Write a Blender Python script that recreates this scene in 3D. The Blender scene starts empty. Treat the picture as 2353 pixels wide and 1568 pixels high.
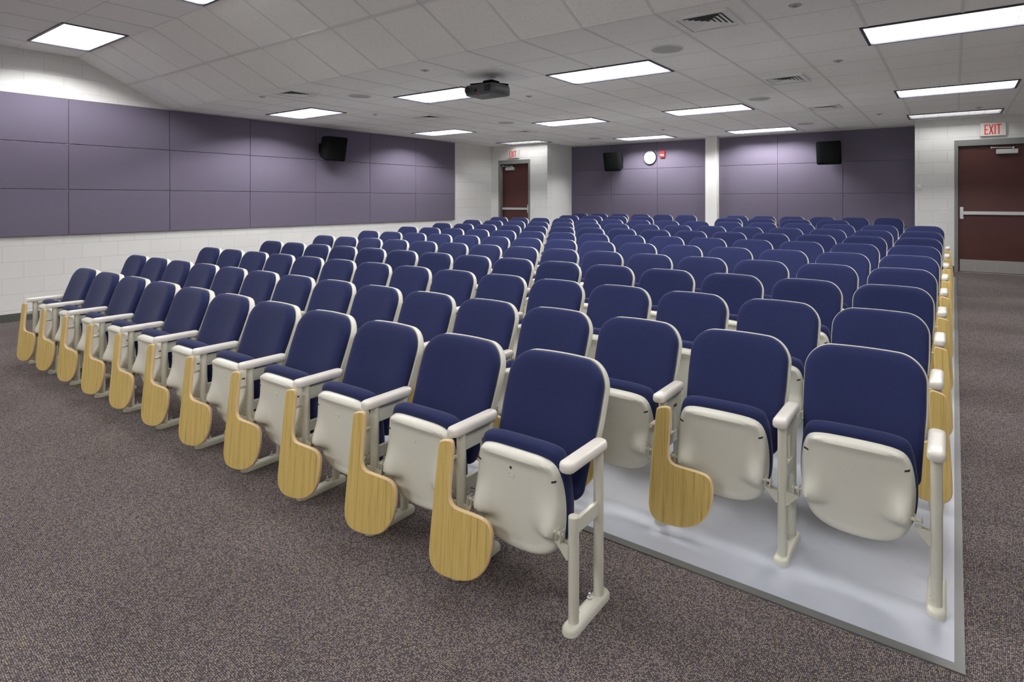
import bpy, bmesh, math, random
from mathutils import Vector, Matrix
random.seed(7)
C = bpy.context.scene.collection
R = math.radians
# ------------------------------------------------------------------ camera, world, exposure
cam_data = bpy.data.cameras.new('camera')
cam = bpy.data.objects.new('camera', cam_data); C.objects.link(cam)
cam_data.sensor_width = 36.0
cam_data.lens = 36.0 * 1333.5 / 2353.0
cam_data.shift_x = -(1266.8 - 1176.5) / 2353.0
cam_data.shift_y = -(784.0 - 460.0) / 2353.0
cam_data.clip_start = 0.05
cam.location = (0, 0, 1.535)
cam.rotation_euler = (R(90), 0, R(34.78))
bpy.context.scene.camera = cam
sc = bpy.context.scene
w = bpy.data.worlds.new('world'); sc.world = w; w.use_nodes = True
w.node_tree.nodes['Background'].inputs[0].default_value = (0.8, 0.85, 1.0, 1)
w.node_tree.nodes['Background'].inputs[1].default_value = 0.0
vs = sc.view_settings
vs.view_transform = 'Standard'; vs.look = 'None'; vs.gamma = 1.0; vs.use_curve_mapping = False
vs.exposure = 0.0
sc.cycles.max_bounces = 8; sc.cycles.diffuse_bounces = 5
LAMP_STRENGTH = 16.8      # luminance of a troffer inside its cut-off angle
LAMP_STRAY = 1.35         # luminance seen from beyond the cut-off angle
LAMP_COLOR = (1.0, 0.985, 0.975)

ZC = 2.907          # low ceiling
ZH = 3.469          # raised ceiling at the front
YB, YA = 3.938, 2.80  # sloped ceiling band from YA (high) to YB (low)
LX = -9.76          # left wall surface
RX = 3.4
FY = -3.6           # front wall behind the camera
BY = 12.46          # back wall surface

def fz(y):          # sloped auditorium floor
    if y <= 2.62: return 0.0
    return min((y - 2.62) * 0.0443, 0.335)

# ------------------------------------------------------------------ materials
def newmat(name):
    m = bpy.data.materials.new(name); m.use_nodes = True
    nt = m.node_tree; b = nt.nodes['Principled BSDF']
    return m, nt, b
def N(nt, typ, **kw):
    n = nt.nodes.new(typ)
    for k, v in kw.items(): setattr(n, k, v)
    return n
def plain(name, col, rough=0.5, metal=0.0, bump=0.0, bscale=200.0, var=0.0, vscale=6.0, coat=0.0):
    m, nt, b = newmat(name)
    b.inputs['Base Color'].default_value = (*col, 1)
    b.inputs['Roughness'].default_value = rough
    b.inputs['Metallic'].default_value = metal
    if coat: b.inputs['Coat Weight'].default_value = coat
    tc = N(nt, 'ShaderNodeTexCoord')
    if var:
        n = N(nt, 'ShaderNodeTexNoise'); n.inputs['Scale'].default_value = vscale; n.inputs['Detail'].default_value = 5
        nt.links.new(tc.outputs['Object'], n.inputs['Vector'])
        mx = N(nt, 'ShaderNodeMix', data_type='RGBA')
        mx.inputs[6].default_value = (*[c * (1 - var) for c in col], 1)
        mx.inputs[7].default_value = (*[min(1, c * (1 + var)) for c in col], 1)
        nt.links.new(n.outputs['Fac'], mx.inputs[0]); nt.links.new(mx.outputs[2], b.inputs['Base Color'])
    if bump:
        n = N(nt, 'ShaderNodeTexNoise'); n.inputs['Scale'].default_value = bscale; n.inputs['Detail'].default_value = 3
        nt.links.new(tc.outputs['Object'], n.inputs['Vector'])
        bp = N(nt, 'ShaderNodeBump'); bp.inputs['Strength'].default_value = bump; bp.inputs['Distance'].default_value = 0.002
        nt.links.new(n.outputs['Fac'], bp.inputs['Height']); nt.links.new(bp.outputs['Normal'], b.inputs['Normal'])
    return m

def fabric(name, col, scale, sheen=0.3, rough=0.9, amp=0.25):
    m, nt, b = newmat(name)
    tc = N(nt, 'ShaderNodeTexCoord')
    mp = N(nt, 'ShaderNodeMapping'); mp.inputs['Scale'].default_value = (1, 1, 1)
    nt.links.new(tc.outputs['Object'], mp.inputs['Vector'])
    n = N(nt, 'ShaderNodeTexNoise'); n.inputs['Scale'].default_value = scale; n.inputs['Detail'].default_value = 2
    nt.links.new(mp.outputs['Vector'], n.inputs['Vector'])
    mx = N(nt, 'ShaderNodeMix', data_type='RGBA')
    mx.inputs[6].default_value = (*[c * (1 - amp) for c in col], 1)
    mx.inputs[7].default_value = (*[c * (1 + amp) for c in col], 1)
    nt.links.new(n.outputs['Fac'], mx.inputs[0]); nt.links.new(mx.outputs[2], b.inputs['Base Color'])
    b.inputs['Roughness'].default_value = rough
    b.inputs['Sheen Weight'].default_value = sheen
    b.inputs['Sheen Roughness'].default_value = 0.4
    b.inputs['Specular IOR Level'].default_value = 0.15
    bp = N(nt, 'ShaderNodeBump'); bp.inputs['Strength'].default_value = 0.25; bp.inputs['Distance'].default_value = 0.001
    nt.links.new(n.outputs['Fac'], bp.inputs['Height']); nt.links.new(bp.outputs['Normal'], b.inputs['Normal'])
    return m

def block_wall(name, axis, col, u_off, z_off):
    m, nt, b = newmat(name)
    g = N(nt, 'ShaderNodeNewGeometry'); sp = N(nt, 'ShaderNodeSeparateXYZ'); cb = N(nt, 'ShaderNodeCombineXYZ')
    nt.links.new(g.outputs['Position'], sp.inputs[0])
    a1 = N(nt, 'ShaderNodeMath', operation='ADD'); a1.inputs[1].default_value = -u_off + 40 * 0.4064
    a2 = N(nt, 'ShaderNodeMath', operation='ADD'); a2.inputs[1].default_value = -z_off + 20 * 0.2032
    nt.links.new(sp.outputs['Y' if axis == 'Y' else 'X'], a1.inputs[0]); nt.links.new(sp.outputs['Z'], a2.inputs[0])
    nt.links.new(a1.outputs[0], cb.inputs[0]); nt.links.new(a2.outputs[0], cb.inputs[1])
    br = N(nt, 'ShaderNodeTexBrick'); br.offset = 0.5
    br.inputs['Scale'].default_value = 1.0; br.inputs['Brick Width'].default_value = 0.4064; br.inputs['Row Height'].default_value = 0.2032
    br.inputs['Mortar Size'].default_value = 0.004; br.inputs['Mortar Smooth'].default_value = 0.35
    br.inputs['Color1'].default_value = (*col, 1); br.inputs['Color2'].default_value = (*[c * 0.96 for c in col], 1)
    br.inputs['Mortar'].default_value = (*[c * 0.87 for c in col], 1)
    nt.links.new(cb.outputs[0], br.inputs['Vector']); nt.links.new(br.outputs['Color'], b.inputs['Base Color'])
    n = N(nt, 'ShaderNodeTexNoise'); n.inputs['Scale'].default_value = 90; n.inputs['Detail'].default_value = 4
    nt.links.new(g.outputs['Position'], n.inputs['Vector'])
    mm = N(nt, 'ShaderNodeMath', operation='MULTIPLY_ADD'); mm.inputs[1].default_value = -1.0
    nt.links.new(br.outputs['Fac'], mm.inputs[0])
    m3 = N(nt, 'ShaderNodeMath', operation='MULTIPLY'); m3.inputs[1].default_value = 0.14
    nt.links.new(n.outputs['Fac'], m3.inputs[0]); nt.links.new(m3.outputs[0], mm.inputs[2])
    bp = N(nt, 'ShaderNodeBump'); bp.inputs['Strength'].default_value = 0.6; bp.inputs['Distance'].default_value = 0.006
    nt.links.new(mm.outputs[0], bp.inputs['Height']); nt.links.new(bp.outputs['Normal'], b.inputs['Normal'])
    b.inputs['Roughness'].default_value = 0.55
    return m

def carpet_mat():
    m, nt, b = newmat('carpet')
    g = N(nt, 'ShaderNodeNewGeometry')
    rows = N(nt, 'ShaderNodeMapping'); rows.inputs['Rotation'].default_value = (0, 0, R(3)); rows.inputs['Scale'].default_value = (1.0, 0.9, 0.0)
    nt.links.new(g.outputs['Position'], rows.inputs['Vector'])
    v = N(nt, 'ShaderNodeTexVoronoi', voronoi_dimensions='2D'); v.inputs['Scale'].default_value = 190; v.inputs['Randomness'].default_value = 0.42
    nt.links.new(rows.outputs['Vector'], v.inputs['Vector'])
    cr = N(nt, 'ShaderNodeValToRGB'); e = cr.color_ramp; e.interpolation = 'CONSTANT'     # yarn colour of each loop
    e.elements[0].position = 0; e.elements[0].color = (0.145, 0.120, 0.118, 1)
    e.elements[1].position = 0.30; e.elements[1].color = (0.325, 0.285, 0.272, 1)
    for p, c in ((0.62, (0.225, 0.193, 0.20, 1)), (0.80, (0.10, 0.082, 0.095, 1)), (0.945, (0.42, 0.33, 0.17, 1))):
        x = e.elements.new(p); x.color = c
    sx = N(nt, 'ShaderNodeSeparateColor'); nt.links.new(v.outputs['Color'], sx.inputs[0])
    nt.links.new(sx.outputs[0], cr.inputs[0])
    n = N(nt, 'ShaderNodeTexNoise'); n.inputs['Scale'].default_value = 1.6; n.inputs['Detail'].default_value = 6
    nt.links.new(g.outputs['Position'], n.inputs['Vector'])
    mr = N(nt, 'ShaderNodeMapRange'); mr.inputs[1].default_value = 0.3; mr.inputs[2].default_value = 0.7; mr.inputs[3].default_value = 0.9; mr.inputs[4].default_value = 1.08
    nt.links.new(n.outputs['Fac'], mr.inputs[0])
    mr2 = N(nt, 'ShaderNodeMapRange'); mr2.inputs[1].default_value = 0.22; mr2.inputs[2].default_value = 0.55; mr2.inputs[3].default_value = 1.0; mr2.inputs[4].default_value = 0.0
    nt.links.new(v.outputs['Distance'], mr2.inputs[0])
    mxc = N(nt, 'ShaderNodeMix', data_type='RGBA'); mxc.inputs[6].default_value = (0.042, 0.035, 0.039, 1)
    nt.links.new(mr2.outputs[0], mxc.inputs[0]); nt.links.new(cr.outputs[0], mxc.inputs[7])
    mx = N(nt, 'ShaderNodeVectorMath', operation='SCALE'); nt.links.new(mxc.outputs[2], mx.inputs[0]); nt.links.new(mr.outputs[0], mx.inputs['Scale'])
    nt.links.new(mx.outputs[0], b.inputs['Base Color'])
    bp = N(nt, 'ShaderNodeBump'); bp.inputs['Strength'].default_value = 0.5; bp.inputs['Distance'].default_value = 0.002; bp.invert = True
    nt.links.new(v.outputs['Distance'], bp.inputs['Height']); nt.links.new(bp.outputs['Normal'], b.inputs['Normal'])
    b.inputs['Roughness'].default_value = 0.95; b.inputs['Specular IOR Level'].default_value = 0.1
    return m

def slab_mat():
    m, nt, b = newmat('painted_concrete')
    g = N(nt, 'ShaderNodeNewGeometry')
    n = N(nt, 'ShaderNodeTexNoise'); n.inputs['Scale'].default_value = 2.2; n.inputs['Detail'].default_value = 6
    nt.links.new(g.outputs['Position'], n.inputs['Vector'])
    cr = N(nt, 'ShaderNodeValToRGB'); e = cr.color_ramp
    e.elements[0].position = 0.3; e.elements[0].color = (0.355, 0.375, 0.430, 1)
    e.elements[1].position = 0.7; e.elements[1].color = (0.405, 0.425, 0.485, 1)
    nt.links.new(n.outputs['Fac'], cr.inputs[0])
    # scuffs
    s = N(nt, 'ShaderNodeTexNoise'); s.inputs['Scale'].default_value = 9; s.inputs['Detail'].default_value = 8; s.inputs['Distortion'].default_value = 2.5
    mp = N(nt, 'ShaderNodeMapping'); mp.inputs['Scale'].default_value = (0.4, 2.4, 1); mp.inputs['Rotation'].default_value = (0, 0, 0.7)
    nt.links.new(g.outputs['Position'], mp.inputs['Vector']); nt.links.new(mp.outputs['Vector'], s.inputs['Vector'])
    mr = N(nt, 'ShaderNodeMapRange'); mr.inputs[1].default_value = 0.66; mr.inputs[2].default_value = 0.74; mr.inputs[3].default_value = 0; mr.inputs[4].default_value = 0.35
    nt.links.new(s.outputs['Fac'], mr.inputs[0])
    mx = N(nt, 'ShaderNodeMix', data_type='RGBA'); mx.inputs[7].default_value = (0.26, 0.27, 0.31, 1)
    nt.links.new(mr.outputs[0], mx.inputs[0]); nt.links.new(cr.outputs[0], mx.inputs[6])
    nt.links.new(mx.outputs[2], b.inputs['Base Color'])
    b.inputs['Roughness'].default_value = 0.38
    return m

def wood_mat():
    m, nt, b = newmat('oak_laminate')
    tc = N(nt, 'ShaderNodeTexCoord'); oi = N(nt, 'ShaderNodeObjectInfo')
    ad = N(nt, 'ShaderNodeVectorMath', operation='ADD'); sc3 = N(nt, 'ShaderNodeVectorMath', operation='SCALE'); sc3.inputs[0].default_value = (7, 3, 5)
    nt.links.new(oi.outputs['Random'], sc3.inputs['Scale']); nt.links.new(tc.outputs['Object'], ad.inputs[0]); nt.links.new(sc3.outputs[0], ad.inputs[1])
    mp = N(nt, 'ShaderNodeMapping'); mp.inputs['Scale'].default_value = (210, 30, 4.5)
    nt.links.new(ad.outputs[0], mp.inputs['Vector'])
    n = N(nt, 'ShaderNodeTexNoise'); n.inputs['Scale'].default_value = 1; n.inputs['Detail'].default_value = 5; n.inputs['Distortion'].default_value = 0.6
    nt.links.new(mp.outputs['Vector'], n.inputs['Vector'])
    mp2 = N(nt, 'ShaderNodeMapping'); mp2.inputs['Scale'].default_value = (4.5, 2, 0.7)
    nt.links.new(ad.outputs[0], mp2.inputs['Vector'])
    wv = N(nt, 'ShaderNodeTexWave'); wv.inputs['Scale'].default_value = 1.6; wv.inputs['Distortion'].default_value = 5; wv.inputs['Detail'].default_value = 3
    nt.links.new(mp2.outputs['Vector'], wv.inputs['Vector'])
    mixf = N(nt, 'ShaderNodeMath', operation='MULTIPLY_ADD'); mixf.inputs[1].default_value = 0.10
    nt.links.new(wv.outputs['Fac'], mixf.inputs[0]); nt.links.new(n.outputs['Fac'], mixf.inputs[2])
    cr = N(nt, 'ShaderNodeValToRGB'); e = cr.color_ramp
    e.elements[0].position = 0.32; e.elements[0].color = (0.41, 0.275, 0.075, 1)
    e.elements[1].position = 0.85; e.elements[1].color = (0.74, 0.555, 0.205, 1)
    x = e.elements.new(0.5); x.color = (0.63, 0.455, 0.145, 1)
    nt.links.new(mixf.outputs[0], cr.inputs[0]); nt.links.new(cr.outputs[0], b.inputs['Base Color'])
    b.inputs['Roughness'].default_value = 0.35
    return m

def tile_mat():
    m, nt, b = newmat('acoustic_tile')
    g = N(nt, 'ShaderNodeNewGeometry')
    n = N(nt, 'ShaderNodeTexVoronoi'); n.inputs['Scale'].default_value = 75
    nt.links.new(g.outputs['Position'], n.inputs['Vector'])
    sx = N(nt, 'ShaderNodeSeparateColor'); nt.links.new(n.outputs['Color'], sx.inputs[0])
    cr = N(nt, 'ShaderNodeValToRGB'); e = cr.color_ramp
    e.elements[0].position = 0.0; e.elements[0].color = (0.84, 0.825, 0.80, 1)
    e.elements[1].position = 0.25; e.elements[1].color = (0.905, 0.895, 0.87, 1)
    nt.links.new(sx.outputs[0], cr.inputs[0]); nt.links.new(cr.outputs[0], b.inputs['Base Color'])
    bp = N(nt, 'ShaderNodeBump'); bp.inputs['Strength'].default_value = 0.3; bp.inputs['Distance'].default_value = 0.002
    nt.links.new(n.outputs['Distance'], bp.inputs['Height']); nt.links.new(bp.outputs['Normal'], b.inputs['Normal'])
    b.inputs['Roughness'].default_value = 0.95; b.inputs['Specular IOR Level'].default_value = 0.1
    return m

def emis(name, col, s):
    m, nt, b = newmat(name)
    b.inputs['Base Color'].default_value = (*col, 1)
    b.inputs['Emission Color'].default_value = (*col, 1); b.inputs['Emission Strength'].default_value = s
    return m

def troffer_mat(power=1.0):
    """photometric distribution of a parabolic troffer: full output up to about 64 degrees off its axis, little beyond"""
    m, nt, b = newmat('glowing_louver')
    g = N(nt, 'ShaderNodeNewGeometry'); dt = N(nt, 'ShaderNodeVectorMath', operation='DOT_PRODUCT')
    nt.links.new(g.outputs['Incoming'], dt.inputs[0]); nt.links.new(g.outputs['Normal'], dt.inputs[1])
    mr = N(nt, 'ShaderNodeMapRange', interpolation_type='SMOOTHSTEP')
    # batwing curve: luminance rises from nadir towards the cut-off angle
    bw = N(nt, 'ShaderNodeMapRange'); bw.inputs[1].default_value = 0.45; bw.inputs[2].default_value = 1.0; bw.inputs[3].default_value = power * LAMP_STRENGTH * 2.9; bw.inputs[4].default_value = power * LAMP_STRENGTH * 0.85
    nt.links.new(dt.outputs['Value'], bw.inputs[0])
    mr.inputs[1].default_value = 0.33; mr.inputs[2].default_value = 0.43; mr.inputs[3].default_value = LAMP_STRAY * (power if power == 1 else 0.5)
    nt.links.new(bw.outputs[0], mr.inputs[4]); nt.links.new(dt.outputs['Value'], mr.inputs[0])
    b.inputs['Base Color'].default_value = (0.8, 0.8, 0.8, 1)
    b.inputs['Emission Color'].default_value = (*LAMP_COLOR, 1)
    nt.links.new(mr.outputs[0], b.inputs['Emission Strength'])
    return m

M = {}
M['navy'] = fabric('navy_fabric', (0.022, 0.028, 0.090), 420, sheen=0.14)
M['plastic'] = plain('warm_grey_plastic', (0.69, 0.68, 0.60), 0.38, bump=0.12, bscale=500)
M['armplastic'] = plain('ivory_plastic', (0.74, 0.71, 0.65), 0.32)
M['paint'] = plain('ivory_painted_steel', (0.61, 0.60, 0.51), 0.34, bump=0.1, bscale=350)
M['darkslot'] = plain('dark_recess', (0.03, 0.03, 0.028), 0.6)
M['chrome'] = plain('zinc_bolt', (0.6, 0.6, 0.6), 0.4, metal=0.8)
M['wood'] = wood_mat()
M['woodedge'] = plain('oak_edge', (0.74, 0.54, 0.29), 0.4, var=0.1, vscale=30)
M['carpet'] = carpet_mat()
M['slab'] = slab_mat()
M['strip'] = plain('grey_vinyl_strip', (0.115, 0.118, 0.115), 0.45, var=0.15, vscale=9)
M['base'] = plain('charcoal_vinyl_base', (0.075, 0.08, 0.075), 0.5)
M['cmu_y'] = block_wall('painted_block_side', 'Y', (0.70, 0.70, 0.685), 2.446, 1.9666 - 0.2032 * 5)
M['cmu_x'] = block_wall('painted_block_end', 'X', (0.70, 0.70, 0.685), -0.30, 1.9666 - 0.2032 * 5)
M['wallpaint'] = plain('white_wall_paint', (0.72, 0.72, 0.70), 0.6, bump=0.1, bscale=80)
M['panel'] = fabric('plum_acoustic_fabric', (0.148, 0.130, 0.182), 230, sheen=0.1, amp=0.45)
M['tile'] = tile_mat()
M['tbar'] = plain('ceiling_grid_paint', (0.74, 0.73, 0.72), 0.5)
M['lampframe'] = plain('black_lamp_frame', (0.03, 0.03, 0.05), 0.4)
M['diffuser'] = troffer_mat(); M['dimdiffuser'] = troffer_mat(0.15)
M['louver'] = plain('louver_blade', (0.30, 0.30, 0.31), 0.5)
M['ventwhite'] = plain('vent_paint', (0.85, 0.85, 0.82), 0.45)
M['ventdark'] = plain('vent_throat', (0.08, 0.08, 0.08), 0.7)
M['speakergrill'] = plain('ceiling_speaker_grille', (0.48, 0.47, 0.46), 0.6, bump=0.4, bscale=900)
M['black'] = plain('black_cabinet', (0.007, 0.008, 0.008), 0.9)
M['black'].node_tree.nodes['Principled BSDF'].inputs['Specular IOR Level'].default_value = 0.12
M['maroon'] = plain('maroon_door_veneer', (0.078, 0.021, 0.018), 0.45, var=0.2, vscale=3)
M['frame'] = plain('grey_door_frame', (0.20, 0.205, 0.20), 0.4)
M['steel'] = plain('brushed_steel', (0.62, 0.62, 0.61), 0.33, metal=1.0, var=0.1, vscale=20)
M['alum'] = plain('silver_hardware', (0.66, 0.67, 0.69), 0.35, metal=0.7)
M['signwhite'] = plain('sign_white', (0.62, 0.62, 0.58), 0.4)
M['signred'] = emis('lit_red_letters', (0.62, 0.01, 0.02), 0.12)
M['red'] = plain('alarm_red', (0.42, 0.02, 0.02), 0.35)
M['lens'] = plain('clear_strobe_lens', (0.75, 0.75, 0.75), 0.1)
M['clockface'] = plain('clock_paper', (0.62, 0.62, 0.62), 0.35)
M['ink'] = plain('black_ink', (0.012, 0.012, 0.012), 0.5)
M['projgrey'] = plain('projector_grey', (0.085, 0.09, 0.095), 0.4)
M['glass'] = plain('dark_lens_glass', (0.01, 0.01, 0.012), 0.05)
M['redlabel'] = plain('red_label', (0.55, 0.06, 0.05), 0.4)
M['switch'] = plain('switch_plate', (0.72, 0.72, 0.72), 0.35)

# ------------------------------------------------------------------ mesh helpers
def link(name, bm, mat, parent=None, smooth=False, mats=None):
    me = bpy.data.meshes.new(name)
    bmesh.ops.recalc_face_normals(bm, faces=bm.faces)
    bm.to_mesh(me); bm.free()
    if smooth:
        for p in me.polygons: p.use_smooth = True
        try: me.set_sharp_from_angle(angle=R(40))
        except Exception: pass
    for mm in (mats or [mat]): me.materials.append(mm)
    o = bpy.data.objects.new(name, me); C.objects.link(o)
    if parent: o.parent = parent
    return o
def box(bm, x0, x1, y0, y1, z0, z1, bev=0.0, mi=0):
    vs_ = [bm.verts.new((x, y, z)) for x in (x0, x1) for y in (y0, y1) for z in (z0, z1)]
    fs = []
    for q in ((0, 1, 3, 2), (4, 6, 7, 5), (0, 4, 5, 1), (2, 3, 7, 6), (0, 2, 6, 4), (1, 5, 7, 3)):
        f = bm.faces.new([vs_[i] for i in q]); f.material_index = mi; fs.append(f)
    if bev:
        es = list({e for f in fs for e in f.edges})
        bmesh.ops.bevel(bm, geom=es, offset=bev, segments=2, profile=0.5, affect='EDGES')
    return vs_
def cyl(bm, p0, p1, r, n=16, r1=None, cap=True):
    p0, p1 = Vector(p0), Vector(p1); d = (p1 - p0).normalized()
    a = Vector((1, 0, 0)) if abs(d.x) < .9 else Vector((0, 1, 0))
    u = d.cross(a).normalized(); v = d.cross(u)
    r1 = r if r1 is None else r1
    A = [bm.verts.new(p0 + (u * math.cos(t) + v * math.sin(t)) * r) for t in [2 * math.pi * i / n for i in range(n)]]
    B = [bm.verts.new(p1 + (u * math.cos(t) + v * math.sin(t)) * r1) for t in [2 * math.pi * i / n for i in range(n)]]
    for i in range(n): bm.faces.new((A[i], A[(i + 1) % n], B[(i + 1) % n], B[i]))
    if cap: bm.faces.new(A[::-1]); bm.faces.new(B)
def ngon(bm, pts, mi=0):
    f = bm.faces.new([bm.verts.new(p) for p in pts]); f.material_index = mi; return f
def prism(bm, pts2, d0, d1, mp):
    """closed outline pts2 [(a,b)] extruded from depth d0 to d1; mp(a,b,d)->xyz"""
    A = [bm.verts.new(mp(a, b, d0)) for a, b in pts2]; B = [bm.verts.new(mp(a, b, d1)) for a, b in pts2]
    n = len(pts2)
    for i in range(n): bm.faces.new((A[i], A[(i + 1) % n], B[(i + 1) % n], B[i]))
    bm.faces.new(A[::-1]); bm.faces.new(B)
def rrect(x0, x1, y0, y1, rs, n=6, power=1.0):
    """rounded rectangle, rs = radii (bl, br, tr, tl), counter-clockwise from bottom-left"""
    out = []
    for (cx, cy, a0, r) in ((x0 + rs[0], y0 + rs[0], 180, rs[0]), (x1 - rs[1], y0 + rs[1], 270, rs[1]), (x1 - rs[2], y1 - rs[2], 0, rs[2]), (x0 + rs[3], y1 - rs[3], 90, rs[3])):
        for i in range(n + 1):
            t = R(a0 + 90 * i / n); out.append((cx + r * math.cos(t), cy + r * math.sin(t)))
    return out
def densify(pts, step):
    out = []
    for i, p in enumerate(pts):
        q = pts[(i + 1) % len(pts)]; d = math.dist(p, q); k = max(1, int(math.ceil(d / step)))
        for j in range(k): out.append((p[0] + (q[0] - p[0]) * j / k, p[1] + (q[1] - p[1]) * j / k))
    return out
def normals2(pts):
    n = len(pts); out = []
    for i in range(n):
        ax, ay = pts[i - 1]; bx, by = pts[(i + 1) % n]
        dx, dy = bx - ax, by - ay; l = math.hypot(dx, dy) or 1
        out.append((dy / l, -dx / l))
    return out
def loft(bm, pts, layers, mp, mats=None, flat=False):
    """layers: ('i', inset, depth) or ('s', scale, depth) ; first and last layer are closed with a fan"""
    nr = normals2(pts); n = len(pts)
    cx = sum(p[0] for p in pts) / n; cy = sum(p[1] for p in pts) / n
    rings = []; last = pts
    for L in layers:
        if L[0] == 'i': ring = [(p[0] - q[0] * L[1], p[1] - q[1] * L[1]) for p, q in zip(pts, nr)]
        else: ring = [(cx + (p[0] - cx) * L[1], cy + (p[1] - cy) * L[1]) for p in pts]
        rings.append([bm.verts.new(mp(a, b, L[2])) for a, b in ring])
    for k in range(len(rings) - 1):
        A, B = rings[k], rings[k + 1]
        for i in range(n):
            f = bm.faces.new((A[i], A[(i + 1) % n], B[(i + 1) % n], B[i]))
            if mats: f.material_index = mats[k]
    for ring, L, mi in ((rings[0], layers[0], 0), (rings[-1], layers[-1], -1)):
        if flat:
            f = bm.faces.new(ring)
            if mats: f.material_index = mats[mi]
            continue
        c = bm.verts.new(mp(cx, cy, L[2]))
        for i in range(n):
            f = bm.faces.new((ring[i], ring[(i + 1) % n], c))
            if mats: f.material_index = mats[mi]
def empty(name, loc=(0, 0, 0), rz=0):
    o = bpy.data.objects.new(name, None); C.objects.link(o)
    o.location = loc; o.rotation_euler = (0, 0, rz); o.empty_display_size = 0.2
    return o
def tag(o, label=None, cat=None, group=None, kind=None):
    if label: o['label'] = label
    if cat: o['category'] = cat
    if group: o['group'] = group
    if kind: o['kind'] = kind
    return o
def struct(name, bm, m, smooth=False, label=None, cat=None, parent=None):
    o = link(name, bm, m, parent, smooth)
    tag(o, label, cat, kind='structure')
    return o
def kids(o): return [c for c in bpy.data.objects if c.parent == o]

# ------------------------------------------------------------------ room shell
# carpet floor (follows the slope of the hall)
bm = bmesh.new()
ys = [FY, 2.62, 2.62 + 0.335 / 0.0443, BY + 0.2]
prof = [(y, fz(y)) for y in ys]
top = [[bm.verts.new((x, y, z)) for x in (LX - 0.2, RX)] for y, z in prof]
bot = [[bm.verts.new((x, y, -0.25)) for x in (LX - 0.2, RX)] for y, z in prof]
for i in range(len(ys) - 1):
    bm.faces.new((top[i][0], top[i][1], top[i + 1][1], top[i + 1][0]))
    bm.faces.new((bot[i][0], bot[i + 1][0], bot[i + 1][1], bot[i][1]))
    for k in (0, 1): bm.faces.new((top[i][k], top[i + 1][k], bot[i + 1][k], bot[i][k]))
for i in (0, -1): bm.faces.new((top[i][0], top[i][1], bot[i][1], bot[i][0]))
struct('floor', bm, M['carpet'], label='speckled brown-grey loop carpet sloping up towards the back of the hall', cat='floor')
# painted concrete area under the seating
def slope_plate(name, x0, x1, y0, y1, h, mat, bevel=False, **kw):
    bm = bmesh.new()
    yy = [y0] + [y for y in ys if y0 < y < y1] + [y1]
    T = [[bm.verts.new((x, y, fz(y) + h)) for x in (x0, x1)] for y in yy]
    B = [[bm.verts.new((x, y, fz(y) - 0.004)) for x in (x0, x1)] for y in yy]
    for i in range(len(yy) - 1):
        bm.faces.new((T[i][0], T[i][1], T[i + 1][1], T[i + 1][0]))
        bm.faces.new((B[i][0], B[i + 1][0], B[i + 1][1], B[i][1]))
        for k in (0, 1): bm.faces.new((T[i][k], T[i + 1][k], B[i + 1][k], B[i][k]))
    for i in (0, -1): bm.faces.new((T[i][0], T[i][1], B[i][1], B[i][0]))
    return struct(name, bm, mat, **kw)
slope_plate('floor_slab', -8.45, 0.0, 2.335, 11.0, 0.003, M['slab'], label='pale blue-grey painted concrete slab under the rows of chairs', cat='floor')
slope_plate('trim_1', 0.0, 0.03, 2.295, 11.0, 0.006, M['strip'], label='grey vinyl edging strip along the right side of the slab', cat='trim')
slope_plate('trim_2', -8.45, 0.0, 2.295, 2.335, 0.006, M['strip'], label='grey vinyl edging strip along the front of the slab', cat='trim')

# walls
T = 0.2
bm = bmesh.new(); box(bm, LX - T, LX, FY, 11.35, -0.25, 3.7); struct('wall_left', bm, M['cmu_y'], label='white painted block side wall behind the plum panels', cat='wall')
DL0, DL1 = -9.514, -8.515     # left door frame outside edges
DR0, DR1 = 0.0, 1.02
ZD = 0.335
def wall_with_hole(name, y, x0, x1, h0, h1, ztop, mat, label, dz):
    bm = bmesh.new()
    box(bm, x0, h0, y, y + T, -0.2, 3.0); box(bm, h1, x1, y, y + T, -0.2, 3.0); box(bm, h0, h1, y, y + T, ztop, 3.0)
    return struct(name, bm, mat, label=label, cat='wall')
wall_with_hole('wall_back_left', 11.35, LX, -8.0, DL0 + 0.02, DL1 - 0.02, 2.53, M['cmu_x'], 'white painted block wall around the far left exit door', 0)
wall_with_hole('wall_back_right', 11.80, -0.56, RX, DR0 + 0.02, DR1 - 0.02, 2.52, M['cmu_x'], 'white painted block wall around the right exit door', 0)
bm = bmesh.new(); box(bm, -8.2, -8.0, 11.55, BY, -0.2, 3.0); struct('wall_return_left', bm, M['wallpaint'], label='short white wall joining the left door wall to the back panels', cat='wall')
bm = bmesh.new(); box(bm, -0.56, -0.36, 12.0, BY, -0.2, 3.0); struct('wall_return_right', bm, M['wallpaint'], label='short white wall joining the right door wall to the back panels', cat='wall')
bm = bmesh.new(); box(bm, -8.3, -0.2, BY, BY + T, -0.2, 3.0); struct('wall_back', bm, M['wallpaint'], label='back wall carrying the plum acoustic panels', cat='wall')
bm = bmesh.new(); box(bm, -4.457, -4.205, BY - 0.16, BY, -0.1, 2.907); struct('wall_pier', bm, M['wallpaint'], label='narrow white pier between the two back panel groups', cat='wall')
bm = bmesh.new(); box(bm, RX, RX + T, FY, 11.8, -0.25, 3.7); struct('wall_right', bm, M['cmu_y'], label='white painted block wall on the right, outside the picture', cat='wall')
M['board'] = plain('white_front_wall_paint', (0.84, 0.84, 0.82), 0.6)
bm = bmesh.new(); box(bm, LX, RX, FY - T, FY, -0.25, 3.7); struct('wall_front', bm, M['board'], label='white front wall behind the camera', cat='wall')
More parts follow.
